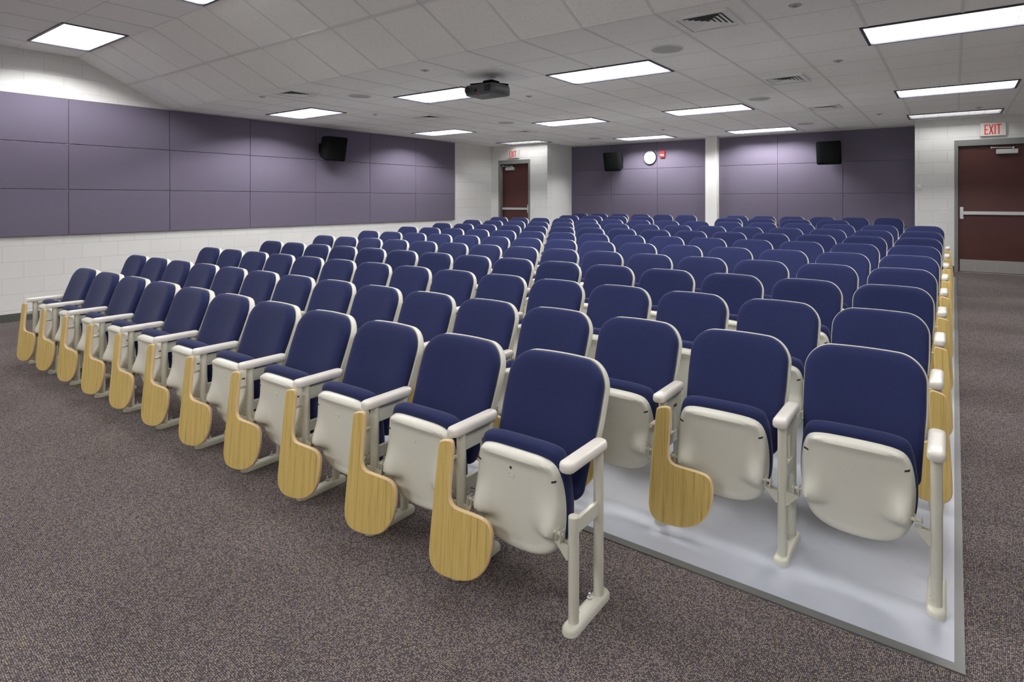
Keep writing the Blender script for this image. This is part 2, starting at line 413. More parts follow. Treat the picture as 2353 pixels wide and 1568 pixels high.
# baseboards
bm = bmesh.new()
yy = [FY, 2.62, 10.18, 11.35]
for i in range(3):
    v = []
    for x in (LX, LX + 0.012):
        for (y, dz) in ((yy[i], -0.01), (yy[i + 1], -0.01), (yy[i + 1], 0.1), (yy[i], 0.1)): v.append(bm.verts.new((x, y, fz(y) + dz)))
    for q in ((0, 1, 2, 3), (4, 7, 6, 5), (0, 4, 5, 1), (3, 2, 6, 7), (0, 3, 7, 4), (1, 5, 6, 2)): bm.faces.new([v[k] for k in q])
struct('baseboard_left', bm, M['base'], label='charcoal vinyl baseboard at the foot of the left wall', cat='baseboard')
bm = bmesh.new(); box(bm, -0.56, -0.001, 11.788, 11.80, 0.33, 0.435); box(bm, 1.021, RX, 11.788, 11.80, 0.33, 0.435)
struct('baseboard_right', bm, M['base'], label='charcoal vinyl baseboard beside the right exit door', cat='baseboard')

# ceiling: raised part, sloped band, low part, with openings for the troffers
LIGHTS = [
 (-3.06, 5.493, ZC, 'bright troffer light right of the projector'),
 (-5.50, 5.44, ZC, 'bright troffer light partly hidden behind the projector'),
 (-8.44, 5.33, ZC, 'troffer light nearest the left panels, left of the projector'),
 (0.0, 5.50, ZC, 'largest troffer light, cut off by the right picture edge'),
 (-3.09, 8.632, ZC, 'troffer light in the middle row, left of the farther round ceiling speakers'),
 (-5.55, 8.575, ZC, 'troffer light right of the projector, in the direction of the clock'),
 (-8.52, 8.43, ZC, 'troffer light above the far end of the left wall panels'),
 (0.0, 8.73, ZC, 'narrow-looking middle troffer light of the right aisle'),
 (-3.12, 11.74, ZC, 'troffer light at the back wall, right of the white pier'),
 (-5.60, 11.67, ZC, 'troffer light at the back wall over the clock'),
 (-8.42, 10.98, ZC, 'dim far troffer light over the left exit door'),
 (-0.01, 11.26, ZC, 'dim troffer light over the right exit sign'),
 (-8.58, 2.455, ZH, 'troffer light in the raised ceiling at the upper left corner'),
 (-5.49, 2.455, ZH, 'troffer light in the raised ceiling, cut by the top picture edge'),
 (-2.40, 2.455, ZH, 'troffer light in the raised ceiling above the front chairs'),
 (0.70, 2.455, ZH, 'troffer light in the raised ceiling right of the camera'),
 (-8.58, -1.95, ZH, 'troffer light in the raised ceiling over the stage, nearest the left wall'),
 (-5.49, -1.95, ZH, 'troffer light in the raised ceiling over the stage, left of the middle'),
 (-2.40, -1.95, ZH, 'troffer light in the raised ceiling over the stage, right of the middle'),
 (0.70, -1.95, ZH, 'troffer light in the raised ceiling over the stage, far right'),
]
HX, HY_ = 0.610, 0.299
holes = {z: [(x - HX, x + HX, y - HY_, y + HY_) for x, y, zz, _ in LIGHTS if zz == z] for z in (ZC, ZH)}
bm = bmesh.new()
def plate_with_holes(x0, x1, y0, y1, z, hs, t=0.02):
    xs_ = sorted({x0, x1} | {v for h in hs for v in h[:2]}); ys_ = sorted({y0, y1} | {v for h in hs for v in h[2:]})
    def solid(i, j):
        if i < 0 or j < 0 or i >= len(xs_) - 1 or j >= len(ys_) - 1: return False
        cx, cy = (xs_[i] + xs_[i + 1]) / 2, (ys_[j] + ys_[j + 1]) / 2
        return not any(h[0] < cx < h[1] and h[2] < cy < h[3] for h in hs)
    vb = {}
    def V(i, j, k):
        if (i, j, k) not in vb: vb[i, j, k] = bm.verts.new((xs_[i], ys_[j], z + k * t))
        return vb[i, j, k]
    for i in range(len(xs_) - 1):
        for j in range(len(ys_) - 1):
            if not solid(i, j): continue
            for k in (0, 1): bm.faces.new((V(i, j, k), V(i + 1, j, k), V(i + 1, j + 1, k), V(i, j + 1, k)))
            for (di, dj, a, b) in ((-1, 0, (i, j), (i, j + 1)), (1, 0, (i + 1, j), (i + 1, j + 1)), (0, -1, (i, j), (i + 1, j)), (0, 1, (i, j + 1), (i + 1, j + 1))):
                if not solid(i + di, j + dj): bm.faces.new((V(*a, 0), V(*b, 0), V(*b, 1), V(*a, 1)))
plate_with_holes(LX - T, RX + T, YB, BY + T, ZC, holes[ZC])
plate_with_holes(LX - T, RX + T, FY - T, YA, ZH, holes[ZH])
v = [bm.verts.new(p) for p in ((LX - T, YA, ZH), (RX + T, YA, ZH), (RX + T, YB, ZC), (LX - T, YB, ZC), (LX - T, YA, ZH + .02), (RX + T, YA, ZH + .02), (RX + T, YB, ZC + .02), (LX - T, YB, ZC + .02))]
for q in ((0, 1, 2, 3), (4, 7, 6, 5), (0, 4, 5, 1), (3, 2, 6, 7), (0, 3, 7, 4), (1, 5, 6, 2)): bm.faces.new([v[k] for k in q])
struct('ceiling', bm, M['tile'], label='white speckled acoustic tile ceiling with a raised sloped band at the front', cat='ceiling')
# suspension grid
G = 0.622
bm = bmesh.new(); hb = 0.012; th = 0.004
def cut(a0, a1, cuts):
    segs = [(a0, a1)]
    for c0, c1 in cuts:
        segs = [q for s0, s1 in segs for q in ((s0, min(s1, c0)), (max(s0, c1), s1)) if q[1] - q[0] > 1e-3]
    return segs
def bar_y(x, y0, y1, z):
    for a, b in cut(y0, y1, [(h[2] - .01, h[3] + .01) for h in holes[z] if h[0] - .02 < x < h[1] + .02]): box(bm, x - hb, x + hb, a, b, z - th, z + 0.001)
def bar_x(y, x0, x1, z):
    for a, b in cut(x0, x1, [(h[0] - .01, h[1] + .01) for h in holes[z] if h[2] - .02 < y < h[3] + .02]): box(bm, a, b, y - hb * .45, y + hb * .45, z - th * .35, z + 0.001)
dy, dz = YB - YA, ZC - ZH; l = math.hypot(dy, dz); ny, nz = dz / l, -dy / l
for x in [0.05 + G * k for k in range(-16, 6) if LX < 0.05 + G * k < RX]:
    bar_y(x, YB, BY, ZC); bar_y(x, FY, YA, ZH)
    v = [bm.verts.new(p) for p in ((x - hb, YA, ZH), (x + hb, YA, ZH), (x + hb, YB, ZC), (x - hb, YB, ZC), (x - hb, YA + ny * th, ZH + nz * th), (x + hb, YA + ny * th, ZH + nz * th), (x + hb, YB + ny * th, ZC + nz * th), (x - hb, YB + ny * th, ZC + nz * th))]
    for q in ((0, 1, 2, 3), (4, 7, 6, 5), (0, 4, 5, 1), (3, 2, 6, 7), (0, 3, 7, 4), (1, 5, 6, 2)): bm.faces.new([v[k] for k in q])
y = YB + .012
while y < BY: bar_x(y, LX, RX, ZC); y += G
y = YA - .012
while y > FY: bar_x(y, LX, RX, ZH); y -= G
ym, zm = (YA + YB) / 2, (ZH + ZC) / 2
v = []
for s in (-1, 1):
    for (x, o_) in ((LX, 0), (RX, 0), (RX, 1), (LX, 1)):
        v.append(bm.verts.new((x, ym + s * hb * 1.4 * dy / l + ny * th * o_, zm + s * hb * 1.4 * dz / l + nz * th * o_)))
for q in ((0, 1, 2, 3), (4, 7, 6, 5), (0, 4, 5, 1), (3, 2, 6, 7), (0, 3, 7, 4), (1, 5, 6, 2)): bm.faces.new([v[k] for k in q])
struct('ceiling_grid', bm, M['tbar'], label='white metal suspension grid of the tile ceiling', cat='ceiling')

# ------------------------------------------------------------------ acoustic panels
PW, PH, g_ = 1.2192, 0.6096, 0.003
ordn = ['first', 'second', 'third', 'fourth', 'fifth', 'sixth', 'seventh', 'eighth', 'ninth', 'tenth', 'eleventh', 'twelfth', 'thirteenth', 'fourteenth', 'fifteenth']
def panel_mesh(w_, h_):
    bm = bmesh.new(); box(bm, g_, w_ - g_, 0, 0.028, g_, h_ - g_, bev=0.005)
    me = bpy.data.meshes.new('acoustic_panel'); bmesh.ops.recalc_face_normals(bm, faces=bm.faces); bm.to_mesh(me); bm.free(); me.materials.append(M['panel']); return me
pm = panel_mesh(PW, PH)
Y0, TP = 2.693, 2.896
lev = ['top', 'middle', 'bottom']
for k in range(-4, 6):
    for r_ in range(3):
        o = bpy.data.objects.new('acoustic_panel', pm); C.objects.link(o)
        o.rotation_euler = (0, 0, R(90)); o.location = (LX + 0.030, Y0 + k * PW, TP - PH * (r_ + 1))
        n_ = 5 - k
        where = 'next to the far end' if n_ == 0 else '%s from the far end' % ordn[n_]
        tag(o, 'plum fabric wall panel, %s row on the left wall, %s' % (lev[r_], where), 'wall panel', 'plum acoustic panels on the left wall')
pb = panel_mesh(1.211, PH)
for seg, (x0, name_) in enumerate(((-8.07, 'left of the white pier'), (-4.19, 'right of the white pier'))):
    for k in range(3):
        for r_ in range(4):
            wd = 1.211
            o = bpy.data.objects.new('acoustic_panel', pb); C.objects.link(o)
            o.location = (x0 + k * wd, BY - 0.03, TP - 0.012 - PH * (r_ + 1))
            col = ['left', 'centre', 'right'][k]; lv = ['top', 'second', 'third', 'lowest'][r_]
            tag(o, 'plum back wall panel, %s row, %s column %s' % (lv, col, name_), 'wall panel', 'plum acoustic panels on the back wall')

# ------------------------------------------------------------------ ceiling lights
def make_light(glow='diffuser'):
    root = empty('ceiling_light')
    W2, D2 = 0.622, 0.311; A, B_ = 0.598, 0.285
    bm = bmesh.new()
    for a in ((-W2, W2, -D2, -B_), (-W2, W2, B_, D2), (-W2, -A, -B_, B_), (A, W2, -B_, B_)):
        box(bm, a[0], a[1], a[2], a[3], -0.010, 0.002)
    link('frame', bm, M['lampframe'], root)
    bm = bmesh.new(); t = .004; top = .060
    box(bm, -A - .008, A + .008, -B_ - .008, B_ + .008, top, top + .006)
    for a in ((-A - .008, A + .008, -B_ - .008, -B_), (-A - .008, A + .008, B_, B_ + .008), (-A - .008, -A, -B_, B_), (A, A + .008, -B_, B_)):
        box(bm, a[0], a[1], a[2], a[3], 0.002, top)
    link('housing', bm, M['louver'], root)
    bm = bmesh.new(); box(bm, -A + .01, A - .01, -B_ + .01, B_ - .01, .020, .026)
    link('glowing_louver', bm, M[glow], root)
    bm = bmesh.new()
    for k in range(1, 6): x = -A + 2 * A * k / 6; box(bm, x - .0015, x + .0015, -B_, B_, .010, .018)
    for k in range(1, 3): y = -B_ + 2 * B_ * k / 3; box(bm, -A, A, y - .0015, y + .0015, .010, .018)
    link('louver_grid', bm, M['louver'], root)
    return root
TREE = {}
def copy_tree(o, parent=None):
    c = o.copy(); C.objects.link(c)
    if parent: c.parent = parent
    for ch in TREE.get(o.name, []): copy_tree(ch, c)
    return c
def register(o):
    ch = kids(o); TREE[o.name] = ch
    for c in ch: register(c)
l0 = make_light(); register(l0)
l1 = make_light('dimdiffuser'); register(l1)
for i, (x, y, z, lab) in enumerate(LIGHTS):
    o = l0 if i == 0 else (l1 if i == 10 else copy_tree(l1 if i == 11 else l0))     # the two door lights burn dimmer
    o.location = (x, y, z); tag(o, lab, 'ceiling light', 'fluorescent troffer lights')

# ------------------------------------------------------------------ ceiling vents, speakers, sprinklers
def make_vent():
    root = empty('ceiling_vent'); a = 0.215
    bm = bmesh.new()
    for (s0, s1, z0, z1) in ((a, a - .03, -0.022, -0.012),):
        for q in ((-s0, s0, -s0, -s1), (-s0, s0, s1, s0), (-s0, -s1, -s1, s1), (s1, s0, -s1, s1)): box(bm, q[0], q[1], q[2], q[3], z0, 0.0)
    link('frame', bm, M['ventwhite'], root)
    bm = bmesh.new(); box(bm, -a + .03, a - .03, -a + .03, a - .03, -0.004, 0.0); link('throat', bm, M['ventdark'], root)
    for k in range(5):
        bm = bmesh.new(); s = a - .034 - k * .034; t = .031
        A = [bm.verts.new((sx * s, sy * s, -0.017)) for sx, sy in ((-1, -1), (1, -1), (1, 1), (-1, 1))]
        s2 = max(s - t, 0.004)
        B = [bm.verts.new((sx * s2, sy * s2, -0.008)) for sx, sy in ((-1, -1), (1, -1), (1, 1), (-1, 1))]
        for i in range(4): bm.faces.new((A[i], A[(i + 1) % 4], B[(i + 1) % 4], B[i]))
        link('vane', bm, M['ventwhite'], root)
    return root
v0 = make_vent(); register(v0)
for i, (x, y, lab) in enumerate([
 (-1.54, 4.31, 'largest square louvred air vent, near the top edge'),
 (-1.56, 6.90, 'square air vent, middle one of the right vent line'),
 (-1.57, 9.30, 'square air vent, farthest of the right vent line'),
 (-6.93, 4.25, 'square air vent beside the sloped ceiling at left'),
 (-7.08, 6.70, 'square air vent between the two left wall side lights'),
 (-7.08, 9.20, 'small far air vent above the left exit area')]):
    o = v0 if i == 0 else copy_tree(v0)
    o.location = (x, y, ZC); tag(o, lab, 'air vent', 'square ceiling air vents')
for x0, x1, y0, lab in ((-1.35, -0.75, 12.18, 'long slot air vent at the back of the ceiling, near the right speaker'), (-8.0 + .15, -7.3, 12.2, 'long slot air vent at the back of the ceiling, left corner')):
    r_ = empty('slot_vent', ((x0 + x1) / 2, y0, ZC)); wv_ = (x1 - x0) / 2
    bm = bmesh.new(); box(bm, -wv_, wv_, -.07, -.05, -.012, 0); box(bm, -wv_, wv_, .05, .07, -.012, 0); box(bm, -wv_, -wv_ + .02, -.05, .05, -.012, 0); box(bm, wv_ - .02, wv_, -.05, .05, -.012, 0)
    link('frame', bm, M['ventwhite'], r_)
    bm = bmesh.new(); box(bm, -wv_ + .02, wv_ - .02, -.05, .05, -.003, 0); link('throat', bm, M['ventdark'], r_)
    bm = bmesh.new(); box(bm, -wv_ + .02, wv_ - .02, -.012, .012, -.010, -.003); link('vane', bm, M['ventwhite'], r_)
    tag(r_, lab, 'air vent')
def make_cspk():
    root = empty('ceiling_speaker')
    bm = bmesh.new(); out = [(0.15 * math.cos(t), 0.15 * math.sin(t)) for t in [2 * math.pi * i / 40 for i in range(40)]]
    loft(bm, out, [('i', 0, 0), ('i', 0, -.004), ('i', .006, -.009), ('i', .018, -.008), ('i', .02, -.003)], lambda a, b, d: (a, b, d))
    link('rim', bm, M['tbar'], root, True)
    bm = bmesh.new(); out = [(0.131 * math.cos(t), 0.131 * math.sin(t)) for t in [2 * math.pi * i / 40 for i in range(40)]]
    loft(bm, out, [('i', 0, -.002), ('i', 0, -.006), ('s', .7, -.009), ('s', .3, -.0105)], lambda a, b, d: (a, b, d))
    link('grille', bm, M['speakergrill'], root, True)
    return root
s0 = make_cspk(); register(s0)
for i, (x, y, lab) in enumerate([
 (-2.14, 4.92, 'largest round ceiling speaker, beside the near square vent'),
 (-2.17, 8.05, 'round ceiling speaker, middle one of the right speaker line'),
 (-2.19, 11.15, 'round ceiling speaker, farthest of the right speaker line'),
 (-6.43, 4.83, 'round ceiling speaker left of the projector'),
 (-6.52, 7.98, 'round ceiling speaker below the projector'),
 (-6.55, 11.12, 'small round ceiling speaker before the clock')]):
    o = s0 if i == 0 else copy_tree(s0)
    o.location = (x, y, ZC); tag(o, lab, 'ceiling speaker', 'round ceiling speakers')
bm = bmesh.new(); cyl(bm, (0, 0, 0), (0, 0, -.006), .045, 20, .04); cyl(bm, (0, 0, -.006), (0, 0, -.016), .012, 10, .016)
sp0 = link('sprinkler_cap', bm, M['speakergrill'], None, True)
for i, (x, y, lab) in enumerate([
 (-0.92, 4.33, 'small round sprinkler cap at the top edge near the large vent'),
 (-0.94, 6.30, 'small sprinkler cap between the two nearer right vents'),
 (-0.98, 10.57, 'small far sprinkler cap right of the farthest vent'),
 (-4.59, 4.27, 'small sprinkler cap left of the projector mount'),
 (-7.61, 6.02, 'small sprinkler cap right of the first left light'),
 (-4.61, 6.12, 'small sprinkler cap just right of the projector'),
 (-7.53, 4.13, 'small sprinkler cap left of the sloped-side air vent'),
 (0.30, 10.67, 'small sprinkler cap before the light over the right exit'),
 (-4.65, 10.5, 'small sprinkler cap above the back middle light')]):
    o = sp0 if i == 0 else sp0.copy()
    if i: C.objects.link(o)
    o.location = (x, y, ZC); tag(o, lab, 'sprinkler', 'ceiling sprinkler caps')

# ------------------------------------------------------------------ projector
pr_ = empty('projector', (-4.18, 4.80, 2.665))
tag(pr_, 'dark grey projector hanging from a ceiling mount, lens facing the stage', 'projector')
bm = bmesh.new()
out = rrect(-.205, .205, -.15, .15, (.045, .045, .03, .03), 6)
loft(bm, out, [('i', .03, 0), ('i', .008, .004), ('i', 0, .018), ('i', 0, .085), ('i', .008, .108), ('i', .03, .118), ('s', .5, .120)], lambda a, b, d: (a, b, d))
link('body', bm, M['projgrey'], pr_, True)
bm = bmesh.new(); cyl(bm, (-.135, -.12, .058), (-.135, -.168, .058), .052, 28, .047)
lr = link('lens_ring', bm, M['projgrey'], pr_, True)
bm = bmesh.new(); cyl(bm, (-.135, -.160, .058), (-.135, -.171, .058), .036, 28, .034); link('lens_glass', bm, M['glass'], lr, True)
bm = bmesh.new(); box(bm, .085, .165, -.156, -.145, .028, .095, bev=.004); link('intake_grille', bm, M['ink'], pr_)
bm = bmesh.new(); box(bm, -.06, -.02, -.154, -.148, .035, .062, bev=.003); link('sensor_window', bm, M['glass'], pr_)
bm = bmesh.new(); box(bm, -.03, .03, -.1515, -.1485, .012, .022, bev=.001); link('front_label', bm, M['redlabel'], pr_)
bm = bmesh.new()
for k in range(4): box(bm, -.03 + k * .035, -.012 + k * .035, -.09, -.075, -.002, .004)
link('control_buttons', bm, M['alum'], pr_)
mt = empty('projector_mount', (-4.18, 4.86, ZC)); tag(mt, 'white ceiling plate with a black arm bracket holding the projector', 'mount')
bm = bmesh.new(); box(bm, -.29, .29, -.29, .29, -.012, 0, bev=.003); link('ceiling_plate', bm, M['ventwhite'], mt)
bm = bmesh.new(); out = [(.06 * math.cos(t), .06 * math.sin(t)) for t in [2 * math.pi * i / 24 for i in range(24)]]
loft(bm, out, [('i', 0, -.012), ('i', .005, -.022), ('i', .03, -.026)], lambda a, b, d: (a, b, d)); cyl(bm, (0, 0, -.02), (0, 0, -.075), .024, 16)
link('stem', bm, M['steel'], mt, True)
bm = bmesh.new()
out = rrect(-.07, .07, -.07, .07, (.02,) * 4, 4); loft(bm, out, [('i', .01, -.062), ('i', 0, -.07), ('i', 0, -.09), ('i', .02, -.10)], lambda a, b, d: (a, b, d))
for sx, sy in ((-1, -1), (1, -1), (1, 1), (-1, 1)):
    cyl(bm, (sx * .04, sy * .04, -.088), (sx * .16, sy * .115 - .03, -.108), .010, 8); cyl(bm, (sx * .16, sy * .115 - .03, -.10), (sx * .16, sy * .115 - .03, -.124), .012, 8)
link('spider_bracket', bm, M['black'], mt, True)

# ------------------------------------------------------------------ wall speakers, clock, strobe, signs
def wall_speaker(loc, rz, tilt, label):
    root = empty('wall_speaker', loc, rz); root.rotation_euler = (0, 0, rz); tag(root, label, 'loudspeaker', 'black wall loudspeakers')
    def mp(a, b, d):     # a: x, b: z, d: depth towards wall (+y)
        k = 1 - 0.28 * max(0, d) / 0.28
        p = Vector((a * k, d - .14, b * (1 - 0.18 * max(0, d) / 0.28)))
        p.rotate(Matrix.Rotation(tilt, 3, 'X')); return p
    bm = bmesh.new(); out = rrect(-.22, .22, -.225, .225, (.035,) * 4, 5)
    loft(bm, out, [('i', .015, 0), ('i', .002, .003), ('i', 0, .012), ('i', 0, .12), ('i', .004, .22), ('i', .02, .265), ('s', .6, .27)], mp)
    link('cabinet', bm, M['black'], root, True)
    bm = bmesh.new(); out = rrect(-.205, .205, -.21, .21, (.03,) * 4, 5)
    loft(bm, out, [('i', 0, .002), ('i', .002, -.006), ('i', .012, -.012), ('s', .7, -.016)], mp); link('grille', bm, M['black'], root, True)
    bm = bmesh.new(); box(bm, -.04, .04, .10, .30, -.02, .02); box(bm, -.07, .07, .285, .30, -.09, .09, bev=.004); link('bracket', bm, M['black'], root)
    return root
wall_speaker((LX + 0.36 - .03, 6.48, 2.50), R(90), R(12), 'black loudspeaker on the plum panels of the left wall')
wall_speaker((-6.60, BY - 0.36 + .03, 2.46), R(0), R(12), 'black loudspeaker on the back wall left of the clock')
wall_speaker((-1.95, BY - 0.36 + .03, 2.455), R(0), R(12), 'black loudspeaker on the back wall near the right exit')

def text_mesh(bm, s, size, cx, cz, y, depth=0.002, xs=1.0):
    cu = bpy.data.curves.new('t', 'FONT'); cu.body = s; cu.size = size; cu.align_x = 'CENTER'; cu.align_y = 'CENTER'; cu.extrude = depth
    o = bpy.data.objects.new('t', cu); C.objects.link(o)
    dg = bpy.context.evaluated_depsgraph_get(); me = bpy.data.meshes.new_from_object(o.evaluated_get(dg))
    me.transform(Matrix.Translation((cx, y, cz)) @ Matrix.Rotation(R(90), 4, 'X') @ Matrix.Diagonal((xs, 1, 1, 1)))
    bm.from_mesh(me); bpy.data.meshes.remove(me); bpy.data.objects.remove(o); bpy.data.curves.remove(cu)

ck = empty('wall_clock', (-5.82, BY - 0.034, 2.527)); tag(ck, 'round black-rimmed wall clock on the plum back wall', 'clock')
circ = lambda r, n=48: [(r * math.cos(t), r * math.sin(t)) for t in [2 * math.pi * i / n for i in range(n)]]
bm = bmesh.new(); loft(bm, circ(.165), [('i', 0, 0), ('i', 0, -.03), ('i', .005, -.038), ('i', .012, -.038), ('i', .014, -.02)], lambda a, b, d: (a, d, b)); link('rim', bm, M['ink'], ck, True)
bm = bmesh.new(); loft(bm, circ(.151), [('i', 0, -.02), ('i', 0, -.024)], lambda a, b, d: (a, d, b)); link('dial', bm, M['clockface'], ck)
for h_ in range(1, 13):
    a = R(90 - 30 * h_); bm = bmesh.new(); text_mesh(bm, str(h_), .034, .122 * math.cos(a), .122 * math.sin(a), -.0255, .0006); link('numeral', bm, M['ink'], ck)
for nm, ang, ln, wd in (('hour_hand', 30 * (10 + 53 / 60), .075, .0055), ('minute_hand', 6 * 53.5, .112, .0035), ('second_hand', 6 * 53, .02, .002)):
    bm = bmesh.new(); t = R(90 - ang); dx, dz_ = math.cos(t), math.sin(t)
    yl = -.028 - .002 * ['hour_hand', 'minute_hand', 'second_hand'].index(nm)
    prism(bm, [(-.02 * dx - wd * -dz_, -.02 * dz_ - wd * dx), (ln * dx - wd * .4 * -dz_, ln * dz_ - wd * .4 * dx), (ln * dx + wd * .4 * -dz_, ln * dz_ + wd * .4 * dx), (-.02 * dx + wd * -dz_, -.02 * dz_ + wd * dx)], yl, yl - .0012, lambda a, b, d: (a, d, b))
    link(nm, bm, M['ink'], ck)
st = empty('fire_alarm_strobe', (-5.505, BY - 0.034, 2.585)); tag(st, 'red fire alarm strobe on the back wall beside the clock', 'fire alarm')
bm = bmesh.new(); box(bm, -.06, .06, -.045, 0, -.075, .075, bev=.006); link('housing', bm, M['red'], st)
bm = bmesh.new(); loft(bm, rrect(-.045, .045, -.035, .0, (.012,) * 4, 4), [('i', 0, -.044), ('i', .004, -.062), ('i', .012, -.066)], lambda a, b, d: (a, d, b)); link('strobe_lens', bm, M['lens'], st, True)

def exit_sign(x, y, z, w_, h_, label):
    r = empty('exit_sign', (x, y, z)); tag(r, label, 'exit sign')
    bm = bmesh.new(); box(bm, -w_ / 2, w_ / 2, -.045, 0, -h_ / 2, h_ / 2, bev=.005); link('housing', bm, M['signwhite'], r)
    H_ = h_ * .76; cw = .050; t = .0165; yy0, yy1 = -.0475, -.044
    cxs = [-.084, -.022, .025, .072]
    def qd(bm, pts): prism(bm, pts, yy0, yy1, lambda a, b, d: (a, d, b))
    z0, z1 = -H_ / 2, H_ / 2; sgn = []
    bm = bmesh.new(); x0 = -.112
    for q in ((x0, x0 + t, z0, z1), (x0 + t, x0 + cw, z1 - t * 1.1, z1), (x0 + t, x0 + cw * .85, -t * .55, t * .55), (x0 + t, x0 + cw, z0, z0 + t * 1.1)): box(bm, q[0], q[1], yy0, yy1, q[2], q[3])
    link('letter', bm, M['signred'], r)
    bm = bmesh.new(); x0 = -.056; cw2 = .064
    qd(bm, [(x0, z0), (x0 + t, z0), (x0 + cw2, z1), (x0 + cw2 - t, z1)]); qd(bm, [(x0 + cw2 - t, z0), (x0 + cw2, z0), (x0 + t, z1), (x0, z1)])
    link('letter', bm, M['signred'], r)
    bm = bmesh.new(); box(bm, .018, .018 + t, yy0, yy1, z0, z1); link('letter', bm, M['signred'], r)
    bm = bmesh.new(); x0 = .044; box(bm, x0, x0 + .062, yy0, yy1, z1 - t * 1.1, z1); box(bm, x0 + .031 - t / 2, x0 + .031 + t / 2, yy0, yy1, z0, z1 - t * 1.1); link('letter', bm, M['signred'], r)
exit_sign(0.513, 11.80, 2.678, 0.335, 0.212, 'white EXIT sign with red letters over the right door')
exit_sign(-9.01, 11.35, 2.678, 0.335, 0.200, 'white EXIT sign with red letters over the far left door')

def switch_plate(x, y, z, n, label):
    r = empty('switch_plate', (x, y, z)); tag(r, label, 'light switch')
    bm = bmesh.new(); wd = .035 + .023 * (n - 1); box(bm, -wd, wd, -.007, 0, -.058, .058, bev=.003); link('plate', bm, M['switch'], r)
    for k in range(n):
        bm = bmesh.new(); cx_ = (k - (n - 1) / 2) * .046; box(bm, cx_ - .007, cx_ + .007, -.013, -.006, -.012, .012, bev=.002); link('toggle', bm, M['signwhite'], r)
switch_plate(-0.145, 11.80, 1.36, 2, 'double light switch left of the right exit door')
switch_plate(-8.42, 11.35, 1.395, 2, 'double light switch right of the far left exit door')
r = empty('thermostat', (-0.495, 11.80, 1.765)); tag(r, 'small white thermostat at the corner left of the right door', 'thermostat')
bm = bmesh.new(); box(bm, -.038, .038, -.035, 0, -.05, .045, bev=.006); link('cover', bm, M['switch'], r)
bm = bmesh.new(); box(bm, -.02, .02, -.038, -.034, .0, .022, bev=.001); link('display', bm, M['ventwhite'], r)

# ------------------------------------------------------------------ doors
def door(n, x0, x1, y, ztop, hinge_left, label, depth):
    """door_n with frame, leaf, push bar, closer, kick plate"""
    r = empty('door_%d' % n, (0, 0, 0)); tag(r, label, 'door', kind='structure')
    fw = .052; zb = ZD
    bm = bmesh.new()
    box(bm, x0, x0 + fw, y - .012, y + depth + .05, zb, ztop, bev=.003); box(bm, x1 - fw, x1, y - .012, y + depth + .05, zb, ztop, bev=.003)
    box(bm, x0 + fw, x1 - fw, y - .012, y + depth + .05, ztop - .1, ztop, bev=.003)
    link('door_frame', bm, M['frame'], r)
    a, b_ = x0 + fw + .003, x1 - fw - .003; yl = y + depth
    bm = bmesh.new(); box(bm, a, b_, yl, yl + .044, zb + .012, ztop - .104, bev=.002); lf = link('door_leaf', bm, M['maroon'], r)
    bm = bmesh.new(); box(bm, x0 + fw, x1 - fw, y - .005, yl + .05, zb - .002, zb + .010); link('threshold', bm, M['steel'], r)
    bm = bmesh.new(); box(bm, a + .02, b_ - .02, yl - .0025, yl, zb + .02, zb + .215); link('kick_plate', bm, M['steel'], r)
    zbar = zb + .985
    side = 1 if hinge_left else -1       # latch side
    xl = (b_ - .045) if hinge_left else (a + .045)
    bm = bmesh.new(); box(bm, xl - .026, xl + .026, yl - .05, yl, zbar - .10, zbar + .10, bev=.006); link('latch_case', bm, M['alum'], r)
    bm = bmesh.new(); xe = (a + .02) if hinge_left else (b_ - .02)
    lo, hi = min(xl - side * .02, xe), max(xl - side * .02, xe)
    box(bm, lo, hi, yl - .052, yl - .005, zbar - .028, zbar + .028, bev=.006); link('push_bar', bm, M['alum'], r)
    # closer
    cx0 = (a + .13) if hinge_left else (b_ - .13 - .28)
    bm = bmesh.new(); box(bm, cx0, cx0 + .28, yl - .06, yl, ztop - .25, ztop - .175, bev=.005); cl = link('door_closer', bm, M['alum'], r)
    bm = bmesh.new(); cyl(bm, (cx0 + .22, yl - .06, ztop - .155), (cx0 - .06, yl - .075, ztop - .145), .007, 8); cyl(bm, (cx0 + .22, yl - .06, ztop - .175), (cx0 + .22, yl - .06, ztop - .14), .014, 12); cyl(bm, (cx0 - .06, yl - .075, ztop - .16), (cx0 - .06, yl - .075, ztop - .13), .014, 12)
    link('closer_arm', bm, M['alum'], cl, True)
door(1, DL0, DL1, 11.35, 2.537, True, 'dark maroon exit door with push bar at the far left', .10)
door(2, DR0, DR1, 11.80, 2.53, False, 'dark maroon exit door with push bar and steel kick plate at right', .05)
# dark corridor backing behind the doors keeps the openings closed
bm = bmesh.new(); box(bm, LX - T, -8.2, 11.56, 11.7, -.2, 3.0); struct('wall_corridor_left', bm, M['wallpaint'], label='wall closing the opening behind the far left door', cat='wall')
bm = bmesh.new(); box(bm, -0.36, RX, 12.01, 12.15, -.2, 3.0); struct('wall_corridor_right', bm, M['wallpaint'], label='wall closing the opening behind the right door', cat='wall')

